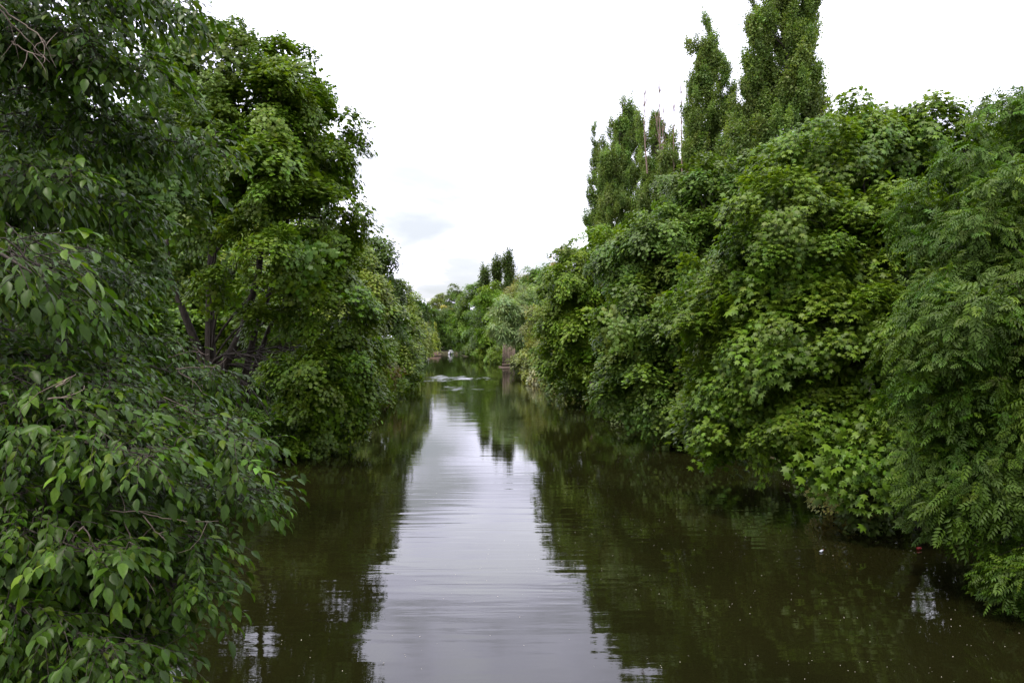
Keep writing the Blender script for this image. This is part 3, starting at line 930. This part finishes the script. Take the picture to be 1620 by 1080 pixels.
left_maple()
tree('sycamore_tree', 'pale green sycamore showing just behind the large left maple', (-14.0, 54),
     LP([(565, 420, 34, 0), (578, 465, 38, -1), (560, 510, 45, -1), (582, 545, 34, -1), (575, 590, 36, -2), (540, 460, 50, 1), (550, 570, 50, 0)], 53), 'maple_mid', (0.10, 0.165, 0.032), tip=.08)
tree('broad_tree', 'dark tall tree on the left skyline between the maple and the lower row', (-16.0, 66),
     LP([(585, 390, 28, 0), (602, 415, 26, 0), (615, 450, 26, 0), (600, 480, 34, -1), (618, 510, 28, 0), (570, 430, 40, 2)], 65), 'maple_far', (0.042, 0.090, 0.012), tip=.02)
tree('broad_tree', 'mid-green tree at left with a brownish shrub below it', (-15.5, 78),
     LP([(622, 480, 26, 0), (635, 510, 26, 0), (618, 540, 28, -3), (632, 560, 26, -3), (612, 590, 24, -8), (640, 590, 18, 0)], 77), 'maple_far', (0.075, 0.145, 0.014), tip=.06)
tree('broad_tree', 'slim green tree on the left skyline, second before the weeping willow', (-18.0, 98),
     LP([(632, 450, 18, 0), (642, 475, 20, 0), (648, 510, 22, -2), (642, 545, 20, -3), (652, 565, 16, 0)], 97), 'maple_far', (0.085, 0.15, 0.014), tip=.06)
tree('broad_tree', 'dark tree on the left skyline just above the weeping willow', (-22.5, 132),
     LP([(658, 480, 17, 0), (668, 495, 15, 0), (655, 510, 18, 0), (672, 515, 12, 3)], 131), 'broad_far', (0.04, 0.085, 0.012), tip=.02)
tree('weeping_willow', 'yellow-green weeping willow trailing to the far left waterline', (-19.8, 150),
     LP([(667, 503, 12, 0), (673, 520, 12, 0), (664, 530, 13, -2), (670, 530, 11, -2)], 146), 'willow', (0.125, 0.195, 0.04), tip=0)
tree('broad_tree', 'round dark tree behind the reddish landing stage', (-29, 205),
     LP([(672, 500, 16, 0), (664, 520, 16, 0), (678, 530, 12, 0), (668, 545, 12, 0)], 205), 'broad_far', DARK, tip=.02)

# deep trees behind the near left crown and behind the maple
tree('broad_tree', 'shaded tree filling the depth behind the near left elm', (-17, 20),
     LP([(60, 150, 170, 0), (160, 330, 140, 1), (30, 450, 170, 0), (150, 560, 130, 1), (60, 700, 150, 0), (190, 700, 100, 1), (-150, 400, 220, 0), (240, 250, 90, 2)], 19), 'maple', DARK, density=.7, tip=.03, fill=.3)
tree('broad_tree', 'sunlit yellow-green tree seen between the stems of the left maple', (-24, 58),
     LP([(330, 420, 90, 0), (420, 430, 90, 0), (270, 500, 80, 0), (370, 540, 80, 0), (440, 570, 70, 0), (300, 600, 70, 0), (200, 420, 110, 0), (300, 330, 90, 4)], 58), 'maple_far', (0.10, 0.17, 0.02), density=.8, tip=.1)  # the sunlit look is put into the leaf colour
tree('broad_tree', 'tall background tree hidden behind the left maple crown', (-23, 70),
     LP([(380, 300, 80, 0), (470, 330, 70, 0), (320, 330, 90, 0), (450, 430, 80, 0), (520, 430, 50, 0), (520, 520, 60, -3)], 70), 'maple_far', GREEN, density=.7)
for lb, x, y, hh, c in [('broad background tree far back behind the tallest poplar', 30, 62, 13, GREEN), ('broad background tree far back behind the sycamore', 21, 58, 12, DARK),
                        ('broad background tree far back behind the yellow-green maple', 24, 33, 11, DARK), ('broad background tree behind the ash at the right edge', 21, 18, 11, DARK),
                        ('broad background tree back behind the lime-green tree', 17, 82, 14, GREEN), ('broad background tree behind the grey-leaved tree', 14, 112, 14, GREEN),
                        ('broad background tree at the right bank out beyond the ash', 17.5, 9.5, 11, DARK), ('broad background tree between the ash and the maple, up the bank', 18, 24.5, 10, DARK), ('broad background tree behind the white willows', 6, 158, 15, GREEN), ('broad background tree beyond the willows towards the bend', -3, 185, 15, GREEN),  # the two trees by the ash are added to block reflected sky
                        ('broad background tree on the left bank past the maple', -20, 48, 13, GREEN), ('broad background tree on the left bank behind the pale sycamore', -22, 84, 14, GREEN), ('broad background tree on the left bank behind the slim tree', -26, 112, 14, GREEN)]:
    lob = [(np.array([x + dx, y + dy, hh * zf]), hh * rf) for dx, dy, zf, rf in [(0, 0, .75, .28), (-2.5, -1, .5, .3), (2.5, 1, .5, .3), (-1, 2, .3, .26), (1, -3, .3, .28), (-3.5, 1, .25, .22)]]
    tree('broad_tree', lb, (x, y), lob, 'broad_far', c, density=.75, fill=.3, tip=.03)


# ---- the near elm on the left: drooping two-ranked shoots on long boughs
def elm():
    global rng
    rng = np.random.default_rng(11)
    base = (-9.9, 7.5)
    zb = gz(*base)
    root = empty('elm_tree', (base[0], base[1], zb - .05))
    prop(root, 'elm with large pointed glossy leaves on drooping boughs, nearest at the left edge', 'tree')
    tp = curve((base[0], base[1], zb - .25), (-9.0, 8.0, 11.5), .04, 9)
    tk = np.linspace(0, 1, 9)
    a = Acc(); fl = .34 * (1 - .75 * tk); fl[0] *= 1.4
    a.tube(tp, fl, 10)
    trunk = a.build('trunk', M['bark'], root, True)
    L = Leaves(); tw = Acc()
    # tiers: tip of the main limb, fan width in metres, side boughs
    tiers = [((150, -170, 6.5), 1.1, 5), ((300, -8, 6.4), .7, 4), ((190, -60, 5.2), .8, 4), ((240, 85, 5.6), .6, 3), ((345, 208, 6.2), .5, 4), ((215, 305, 6.6), .7, 4), ((120, 250, 5.0), .6, 3), ((64, 372, 3.1), .14, 1),  # first tier is added above the view to shade the boughs below
             ((215, 425, 7.6), .8, 4), ((130, 470, 5.4), .6, 3), ((355, 588, 7.0), .7, 4), ((190, 595, 5.2), .55, 3), ((398, 678, 5.3), .55, 4), ((250, 690, 4.5), .5, 3), ((395, 765, 6.0), .6, 4),
             ((328, 832, 5.2), .5, 4), ((200, 860, 4.3), .5, 3), ((322, 915, 5.1), .5, 4), ((262, 1005, 4.9), .5, 4), ((180, 1010, 4.2), .5, 3), ((190, 1110, 4.6), .6, 4),
             ((170, 60, 8.5), 1.1, 4), ((150, 220, 9), 1.1, 4), ((190, 400, 9.3), 1.1, 4), ((200, 540, 9.3), 1.1, 4), ((240, 690, 9), 1.1, 4), ((200, 850, 8.2), 1.0, 4), ((200, 980, 6.8), .8, 4)]
    up = np.array([0, 0, 1.0])

    def shoots(bow, wd, ns, t0):
        ax = unit(bow[-1] - bow[0])
        side = unit(np.cross(ax, up))
        kk = np.linspace(0, 1, len(bow))
        for _ in range(ns):
            tt = t0 + (1 - t0) * rng.random() ** .75
            o = np.array([np.interp(tt, kk, bow[:, q]) for q in range(3)])
            sg = rng.choice([-1, 1])
            lat = abs(rng.normal(0, .5)) * wd * (1.05 - .75 * tt)
            st = o + side * sg * lat - up * (lat * .30 + rng.normal(-.03, .035)) + rng.normal(0, .03, 3)
            if rng.random() < .5: tw.tube(curve(o, st, .12, 3), [.005, .004, .003], 3, False)
            dr = unit(ax * .75 + side * sg * rng.uniform(.0, 1.0) + rng.normal(0, .28, 3) + up * rng.uniform(-.35, .12))
            k = rng.integers(6, 11)
            sl = rng.uniform(.20, .38)
            q = np.linspace(0, 1, k + 1)[1:]
            pts = st + dr * (q * sl)[:, None] - up * (q ** 2 * sl * rng.uniform(.1, .5))[:, None]
            full = np.vstack([st, pts])
            tang = unit(np.gradient(full, axis=0))[1:]
            tw.tube(full[::2], np.linspace(.0032, .0014, len(full[::2])), 3, False)
            s2 = unit(np.cross(tang, up))
            alt = np.where(np.arange(k) % 2 == 0, 1.0, -1.0)[:, None]
            d = tang * .8 + s2 * alt * .75 - up * rng.uniform(.0, .65) + rnd(k, .24)
            d[-1] = tang[-1] - up * .3
            nn = up * .9 + s2 * alt * .3 + tang * .35 + rnd(k, .25)
            sz = rng.uniform(.050, .094) * (.72 + .42 * q) * np.exp(rng.normal(0, .12, k))
            c = palette(k, (0.028, 0.064, 0.0055), .24, .09, (0.080, 0.130, 0.010)) * math.exp(rng.normal(0, .26))
            L.add(pts, d, nn, sz, c)

    for tip, wd, nb in tiers:
        p1 = P(*tip)
        near = tip[2] < 3.5
        zj = p1[2] + rng.uniform(-.6, .8)
        t = float(np.clip((zj - zb) / (11.5 - zb), .12, .95))
        j = np.array([np.interp(t, tk, tp[:, q]) for q in range(3)])
        kk = np.linspace(0, 1, 14)[:, None]
        bow = j + (p1 - j) * kk
        bow[:, 2] += (np.sin(kk * math.pi) * rng.uniform(.1, .5) - .12 * kk ** 3)[:, 0]
        wob = np.cumsum(rng.normal(0, .035, (14, 3)), 0); wob -= wob[-1] * kk
        bow += wob * np.sin(kk * math.pi) ** .5
        la = Acc(); la.tube(bow, np.concatenate([np.linspace(.08, .018, 8), np.linspace(.014, .003, 6)]), 7)
        limb = la.build('limb', M['bark'], trunk, True)
        ln = np.linalg.norm(p1 - j)
        dens = 74 if tip[2] < 7.8 else 36
        shoots(bow, wd * .45, int(dens * 1.7 * (.10 if near else 1)), .72 if not near else .965)
        side = unit(np.cross(unit(p1 - j), up))
        for b in range(nb):
            ts = rng.uniform(.5, .85) if not near else .93
            o = np.array([np.interp(ts, kk[:, 0], bow[:, q]) for q in range(3)])
            sg = 1 if b % 2 else -1
            e2 = o + (p1 - o) * rng.uniform(.45, .9) + side * sg * wd * rng.uniform(.5, 1.1) - up * rng.uniform(.0, .22)
            sub = curve(o, e2, .10, 7, .06)
            a2 = Acc(); a2.tube(sub, np.linspace(.012, .003, 7), 5); a2.build('branch', M['bark'], limb, True)
            shoots(sub, wd * .45, int(dens * (.06 if near else 1)), .15 if not near else .7)
    L.done()
    L.keep(L.pick(300, root, OVATE, M['elm'], True, cell=24))
    L.build('foliage', OVATE, M['elm'], root, True)
    prop(tw.build('twigs', M['bark'], trunk), kind='stuff')
    # pale bare twigs showing in front of the leaves
    for path in [[(175, 812, 5.0), (215, 812, 5.0), (260, 818, 5.05), (345, 824, 5.15)], [(225, 814, 5.0), (262, 855, 4.95)], [(128, 832, 4.7), (108, 862, 4.7), (98, 885, 4.7)], [(128, 832, 4.7), (160, 872, 4.75)],
                 [(190, 820, 5.0), (215, 880, 5.0), (230, 925, 5.0)], [(265, 565, 6.6), (300, 556, 6.6), (330, 560, 6.7)], [(280, 585, 6.2), (310, 605, 6.2), (335, 630, 6.3)], [(278, 585, 6.2), (342, 580, 6.3)],
                 [(0, 10, 4.6), (40, 45, 4.7), (70, 70, 4.7), (90, 108, 4.8)], [(0, 15, 4.6), (30, 50, 4.7), (80, 100, 4.8)], [(20, 68, 4.7), (70, 92, 4.8)], [(90, 610, 4.5), (120, 592, 4.6)], [(80, 628, 4.5), (120, 632, 4.6)], [(250, 620, 5.6), (300, 650, 5.7)]]:
        pts = np.array([P(x, y, d - .12) for x, y, d in path])
        kk = np.linspace(0, len(pts) - 1, 4 * len(pts))
        pts = np.stack([np.interp(kk, np.arange(len(pts)), pts[:, q]) for q in range(3)], 1)
        wv_ = np.cumsum(rng.normal(0, .007, pts.shape), 0); pts = pts + wv_ - wv_[-1] * np.linspace(0, 1, len(pts))[:, None]
        a = Acc(); a.tube(pts, np.linspace(.0048, .0018, len(pts)), 5)
        for _ in range(3):
            o_ = pts[rng.integers(3, len(pts) - 1)]; a.tube(curve(o_, o_ + rng.normal(0, .09, 3) - [0, 0, .08], .2, 4), [.0026, .002, .0016, .001], 4)
        a.build('twig', M['paletwig'], root, True)


elm()

# ------------------------------------------------------------------ shrubs along the water
def shrub(label, x, y, h, sp='shrub', col=GREEN, w=1.0, tip=.04, dens=1.0, name='bank_shrub', group='shrubs along the banks'):
    z = max(gz(x, y), .1)
    r = h * .5
    lob = [(np.array([x, y, z + h * .55]), (r * w, r * w, h * .45)), (np.array([x - r * w * .6, y - r * .5, z + h * .35]), (r * .7 * w, r * .7 * w, h * .35)), (np.array([x + r * w * .6, y + r * .4, z + h * .38]), (r * .7 * w, r * .7 * w, h * .36))]
    tree(name, label, (x, y), lob, sp, col, cat='shrub', group=group, density=dens, tip=tip, fill=.3, trunk_r=.03 + .008 * h, limb_from=.1)


def wx(px, d): return (px - CX) / F * d


shrub('pale cream-tinged shrub at the dark waterline below the ash', wx(1318, 22.6), 22.6, 1.7, 'shrub', (0.42, 0.45, 0.34), .6, 0, 1.0)
shrub('bushy shrub at the waterline below the sycamore', wx(1068, 40), 39.6, 1.7, 'shrub', (0.09, 0.115, 0.04), .9)
shrub('dark low shrub at the waterline between the cream-tinged shrub and the ash', wx(1385, 20.5), 20.6, 1.1, 'shrub', (0.05, 0.08, 0.025), 1.0)
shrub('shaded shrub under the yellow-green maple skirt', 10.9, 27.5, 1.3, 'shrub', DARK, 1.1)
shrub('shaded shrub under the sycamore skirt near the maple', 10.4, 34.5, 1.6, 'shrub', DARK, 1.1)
shrub('green shrub below the leaning dead branch', wx(965, 50), 50.5, 1.9, 'shrub', (0.045, 0.10, 0.014), 1.0)
shrub('green shrub at the waterline right of the leaning dead branch', wx(1000, 46), 46.5, 1.8, 'shrub', (0.045, 0.10, 0.014), 1.0)
shrub('white-flowered shrub dipping into the water, right of the timber piling', wx(858, 88), 86, 2.6, 'shrub_far', (0.23, 0.28, 0.25), .8, 0)
shrub('green shrub hugging the water right of the white-flowered shrub', wx(893, 72), 72, 2.8, 'shrub_far', (0.05, 0.105, 0.016), 1.0)
shrub('low green shrub at the waterline below the lime-green tree', wx(915, 62), 63, 2.4, 'shrub_far', (0.045, 0.095, 0.016), 1.0)
shrub('grey-green shrub standing against the right side of the timber piling', wx(832, 112), 113, 3.6, 'shrub_far', (0.085, 0.125, 0.04), 1.0)
shrub('bright low shrub left of the timber piling', wx(785, 150), 152, 3.0, 'shrub_far', (0.085, 0.16, 0.02), 1.3)
shrub('bright low shrub, second left of the timber piling', wx(767, 178), 180, 3.2, 'shrub_far', (0.075, 0.145, 0.02), 1.4)
shrub('dark low shrub on the far right waterline near the bend', wx(748, 214), 216, 3.2, 'shrub_far', (0.04, 0.08, 0.014), 1.5)
shrub('brownish twiggy shrub below the left trees beside the maple skirt', wx(593, 62), 64, 3.2, 'shrub_far', (0.09, 0.088, 0.035), .8, 0)
for lb, px, d, h, c in [('green shrub dipping into the water just past the left maple skirt', 600, 60, 2.6, GREEN), ('green shrub, second along the left waterline past the maple', 618, 72, 2.6, (0.05, 0.11, 0.014)),
                        ('green shrub, third along the left waterline past the maple', 632, 88, 2.8, GREEN), ('dark shrub, fourth along the left waterline past the maple', 644, 106, 3.0, DARK),
                        ('green shrub at the waterline in front of the weeping willow', 652, 124, 3.0, (0.06, 0.12, 0.014)), ('dark shrub at the waterline beyond the weeping willow', 664, 170, 3.2, DARK),
                        ('dark shrub at the waterline just before the reddish landing stage', 672, 196, 3.2, DARK)]:
    shrub(lb, wx(px, d) - .9, d, h, 'shrub_far', c, 1.2)
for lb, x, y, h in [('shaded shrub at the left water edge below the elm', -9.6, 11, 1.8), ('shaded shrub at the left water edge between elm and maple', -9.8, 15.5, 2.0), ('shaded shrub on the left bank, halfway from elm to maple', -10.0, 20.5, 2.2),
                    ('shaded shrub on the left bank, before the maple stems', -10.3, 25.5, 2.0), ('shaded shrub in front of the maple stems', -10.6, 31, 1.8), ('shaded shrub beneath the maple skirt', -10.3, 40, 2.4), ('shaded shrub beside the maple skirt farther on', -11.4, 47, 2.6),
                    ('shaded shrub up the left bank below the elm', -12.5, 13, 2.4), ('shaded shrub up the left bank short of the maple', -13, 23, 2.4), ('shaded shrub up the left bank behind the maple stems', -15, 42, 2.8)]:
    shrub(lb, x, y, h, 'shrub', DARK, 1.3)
for lb, x, y, h in [('shaded shrub at the right water edge below the ash', 12.0, 12, 2.4), ('tall shaded shrub up the right bank nearest the viewer', 14.0, 13.5, 3.0), ('tall shaded shrub behind the ash foot', 14.8, 16, 3.2), ('tall shaded shrub at the right bank nearest below the ash sprig', 13.2, 9.8, 3.2), ('tall shaded shrub up the bank between ash and maple', 13.8, 21.5, 3.0), ('shaded shrub at the right water edge left of the ash foot', 11.6, 16.5, 1.5), ('shaded shrub up the right bank below the ash', 14.5, 18.5, 2.2),  # tall ones added beside the ash to keep sky out of the reflection
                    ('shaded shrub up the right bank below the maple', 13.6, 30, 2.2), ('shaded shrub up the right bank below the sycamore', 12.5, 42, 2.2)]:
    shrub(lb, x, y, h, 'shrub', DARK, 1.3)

# ------------------------------------------------------------------ small things
def timber():
    x0, x1, y = wx(795, 134), wx(815, 134), 134.0
    root = empty('timber_piling', ((x0 + x1) / 2, y, 0)); prop(root, 'weathered brown upright timber piling rising from the far right bank', 'piling')
    n = 9; w = (x1 - x0) / n
    for i in range(n):
        a = Acc(); h = 3.9 + rng.normal(0, .12) - (.5 if i > 6 else 0)
        a.box((x0 + i * w + .012, y - .07 + rng.normal(0, .02), -.8), (x0 + (i + 1) * w - .012, y + .07, h))
        a.build('plank', M['timber'], root)
    for z in (.35,):
        a = Acc(); a.box((x0 - .1, y - .2, z), (x1 + .1, y - .095, z + .2)); a.build('waler', M['timber'], root)
    a = Acc(); a.box((x1 - .25, y + .08, -.8), (x1 + .02, y + 6, 3.0)); a.build('return_wall', M['timber'], root)
    a = Acc(); a.tube([(x0 - .6, y + .8, .06), (x0 - .1, y - .3, .05), (x1 + .2, y - 2.6, .04)], .09, 8); a.build('floating_boom', M['timber'], root)


timber()


def boat():
    c = np.array([wx(713.5, 238), 238.0, 0])
    root = empty('white_boat', c); prop(root, 'small white cabin boat moored at the far end of the canal', 'boat')
    a = Acc()
    st = [(-2.2, .78, .55), (-1.0, .85, .58), (.6, .8, .66), (1.8, .45, .8), (2.4, .04, .92)]
    v = []
    for yy, w, h in st:
        v += [(-w, yy, h), (-w * .75, yy, -.15), (w * .75, yy, -.15), (w, yy, h)]
    f = []
    for i in range(4):
        for j in range(3):
            p = i * 4 + j
            f += [(p, p + 4, p + 5), (p, p + 5, p + 1)]
        f += [(i * 4 + 3, i * 4 + 7, i * 4 + 4), (i * 4 + 3, i * 4 + 4, i * 4)]
    f += [(0, 1, 2), (0, 2, 3)]
    a.add(np.array(v) + c, f); a.build('hull', M['white'], root)
    a = Acc()
    lo, hi = [(-.62, -.9), (.62, -.9), (.55, .9), (-.55, .9)], [(-.5, -.7), (.5, -.7), (.42, .5), (-.42, .5)]
    v = [(x, y, .6) for x, y in lo] + [(x, y, 1.25) for x, y in hi]
    q = [(4, 5, 6, 7), (0, 1, 5, 4), (1, 2, 6, 5), (2, 3, 7, 6), (3, 0, 4, 7)]
    a.add(np.array(v) + c, [t for w in q for t in ((w[0], w[1], w[2]), (w[0], w[2], w[3]))]); cb = a.build('cabin', M['white'], root)
    for s in (-1, 1):
        a = Acc(); a.box(c + [s * .28 - .19, -.84, .82], c + [s * .28 + .19, -.80, 1.1]); a.build('window', M['glass'], cb)
    a = Acc(); a.box(c + [-.13, -2.5, .0], c + [.13, -2.22, .85]); a.build('outboard_motor', M['glass'], root)


boat()


def landing():
    x0, x1, y = wx(673, 214), wx(697, 214), 214.0
    root = empty('landing_stage', ((x0 + x1) / 2, y, 0)); prop(root, 'low reddish wooden landing stage at the far left bend', 'jetty')
    for i in range(14):
        a = Acc(); w = (x1 - x0) / 14
        a.box((x0 + i * w + .01, y, .42), (x0 + (i + 1) * w - .01, y + 2.6, .5)); a.build('plank', M['tan'], root)
    a = Acc(); a.box((x0, y - .06, .08), (x1, y - .002, .52)); a.build('front_beam', M['tan'], root)
    for i in range(4):
        xx = x0 + .2 + i * (x1 - x0 - .4) / 3
        a = Acc(); a.tube([(xx, y + .3, -.9), (xx, y + .3, .41)], .1, 8); a.build('post', M['timber'], root)
    a = Acc(); a.box((x0 + .9, y + 1.4, .502), (x1 - .8, y + 2.2, .95)); a.build('plank_stack', M['tan'], root)
    a = Acc(); a.box((x1 - 1.2, y + .9, .502), (x1 - .5, y + 1.3, 1.15)); a.build('locker', M['paletwig'], root)


landing()


def snag():
    root = empty('leaning_dead_branch', P(950, 640, 54)); prop(root, 'bare brown leaning dead branch at the water below the lime-green tree', 'branch')
    a = Acc(); a.tube([P(955, 640, 54), P(946, 625, 54), P(938, 612, 54), P(930, 598, 54.4)], [.13, .12, .09, .06], 8); st = a.build('stem', M['dead'], root, True)
    a = Acc(); a.tube([P(944, 622, 54), P(952, 614, 53.6), P(957, 606, 53.4)], [.06, .045, .02], 6); a.build('fork', M['dead'], st, True)


snag()


def dead_tops():
    spots = [(1020, 150, 215, 72), (1044, 140, 230, 72), (1052, 165, 300, 71), (1075, 140, 240, 68), (1084, 150, 260, 68), (1066, 165, 300, 69), (963, 200, 255, 80), (1036, 190, 290, 71)]
    rank = ['leftmost', 'second from left', 'third from left', 'fourth from left', 'fifth from left', 'third from right', 'second from right', 'rightmost']
    for rk, (px, y0, y1, d) in zip(rank, sorted(spots)):
        top, bot = P(px + rng.normal(0, 2), y0 - 16, d - 1.2), P(px + 4, y1 + 60, d - 1.2)
        root = empty('dead_poplar_stem', bot)
        prop(root, rk + ' of the bare brown dead stems standing above the columnar poplars', 'stem', 'bare dead poplar stems on the right skyline')
        a = Acc(); pth = curve(bot, top, .05, 8); a.tube(pth, np.linspace(.08, .012, 8), 6); s = a.build('stem', M['dead'], root, True)
        a = Acc()
        for _ in range(16):
            k = rng.integers(2, 7); o = pth[k]; e2 = o + np.array([rng.normal(0, .22), rng.normal(0, .22), rng.uniform(.5, 1.5)])
            a.tube(curve(o, e2, .08, 4), [.03, .022, .016, .008], 4)
        prop(a.build('dead_twigs', M['dead'], s), kind='stuff')


dead_tops()


def litter():
    p = P(1298, 874, 6250 / 340)
    root = empty('plastic_bottle', (p[0], p[1], 0)); prop(root, 'small white plastic bottle with red cap floating right of centre', 'bottle')
    c = np.array([p[0], p[1], .015]); ax = unit(np.array([.6, .5, .12]))
    t = np.array([0, .01, .10, .13, .145]); a = Acc(); a.tube(c + ax * t[:, None], [.016, .026, .026, .011, .010], 10); a.build('body', M['litter'], root, True)
    a = Acc(); a.tube([c + ax * .145, c + ax * .165], .013, 8); a.build('cap', M['red'], root)
    p = P(1451, 868, 6250 / 336)
    root = empty('drink_can', (p[0], p[1], .0)); prop(root, 'red can lying in the dark at the water edge under the ash', 'can')
    c = np.array([p[0], p[1], .03]); a = Acc(); a.tube([c, c + [.008, 0, 0], c + [.11, .03, 0], c + [.118, .032, 0]], [.026, .033, .033, .026], 10); a.build('body', M['red'], root, True)
    a = Acc(); a.tube([c + [.1185, .0322, 0], c + [.1205, .0326, 0]], .027, 10); a.build('lid', M['litter'], root)


litter()


def ivy():
    L = Leaves()
    n = 52000
    y = 4 + rng.random(n) ** 1.5 * 130
    left = rng.random(n) < .5
    off = np.abs(rng.normal(0, 2.6, n)) + .02
    x = np.where(left, np.interp(y, YK, XLK) - off, np.interp(y, YK, XRK) + off)
    z = np.interp(off, OFF, OZ) + np.abs(rng.normal(.06, .09, n))
    pos = np.stack([x, y, np.maximum(z, .03)], 1)
    d = np.stack([np.where(left, .6, -.6), np.zeros(n) - .3, np.full(n, -.3)], 1) + rnd(n, .5)
    L.add(pos, d, np.array([0, 0, 1.0]) + rnd(n, .4), .10 * np.exp(rng.normal(0, .25, n)) * (1 + y / 60), palette(n, (0.030, 0.066, 0.012), .25, .05))
    L.done()
    o = L.build('bank_ground_cover', DIAM, M['broad'], None)
    prop(o, 'low leafy ground cover on the shaded canal banks', 'ground cover', kind='stuff')


ivy()


def fluff():
    n = 1000
    nc_ = 45                                        # most of it has gathered in drifts
    cy_, ct_ = 11 + rng.random(nc_) ** 1.6 * 45, np.clip(rng.normal(.72, .22, nc_), .05, .95)
    ci_ = rng.integers(0, nc_, n); loose = rng.random(n) < .3
    y = np.where(loose, 11 + rng.random(n) ** 1.5 * 60, np.maximum(11, cy_[ci_] + rng.normal(0, .55, n) * (1 + cy_[ci_] / 40)))
    t = np.clip(np.where(loose, rng.normal(.66, .27, n), ct_[ci_] + rng.normal(0, .055, n)), .03, .97)
    x = np.array([xl(q) + 1 + (xr(q) - xl(q) - 2) * w for q, w in zip(y, t)])
    a = Acc()
    for i in range(n):
        r = rng.uniform(.003, .0085) * (1.5 if rng.random() < .06 else 1); th = rng.random() * 6.3
        c = np.array([x[i], y[i], .004])
        q = [c + [r * rng.uniform(.6, 1.2) * math.cos(th + k * 1.257), r * rng.uniform(.6, 1.2) * math.sin(th + k * 1.257), 0] for k in range(5)] + [c + [0, 0, r * .7]]
        a.add(q, [(k, (k + 1) % 5, 5) for k in range(5)])
    o = a.build('floating_seed_fluff', M['fluff']); prop(o, 'pale specks of seed fluff drifting on the dark water', 'seed fluff', kind='stuff')


fluff()
print('TRIS', sum(len(o.data.polygons) for o in S.objects if o.type == 'MESH'))
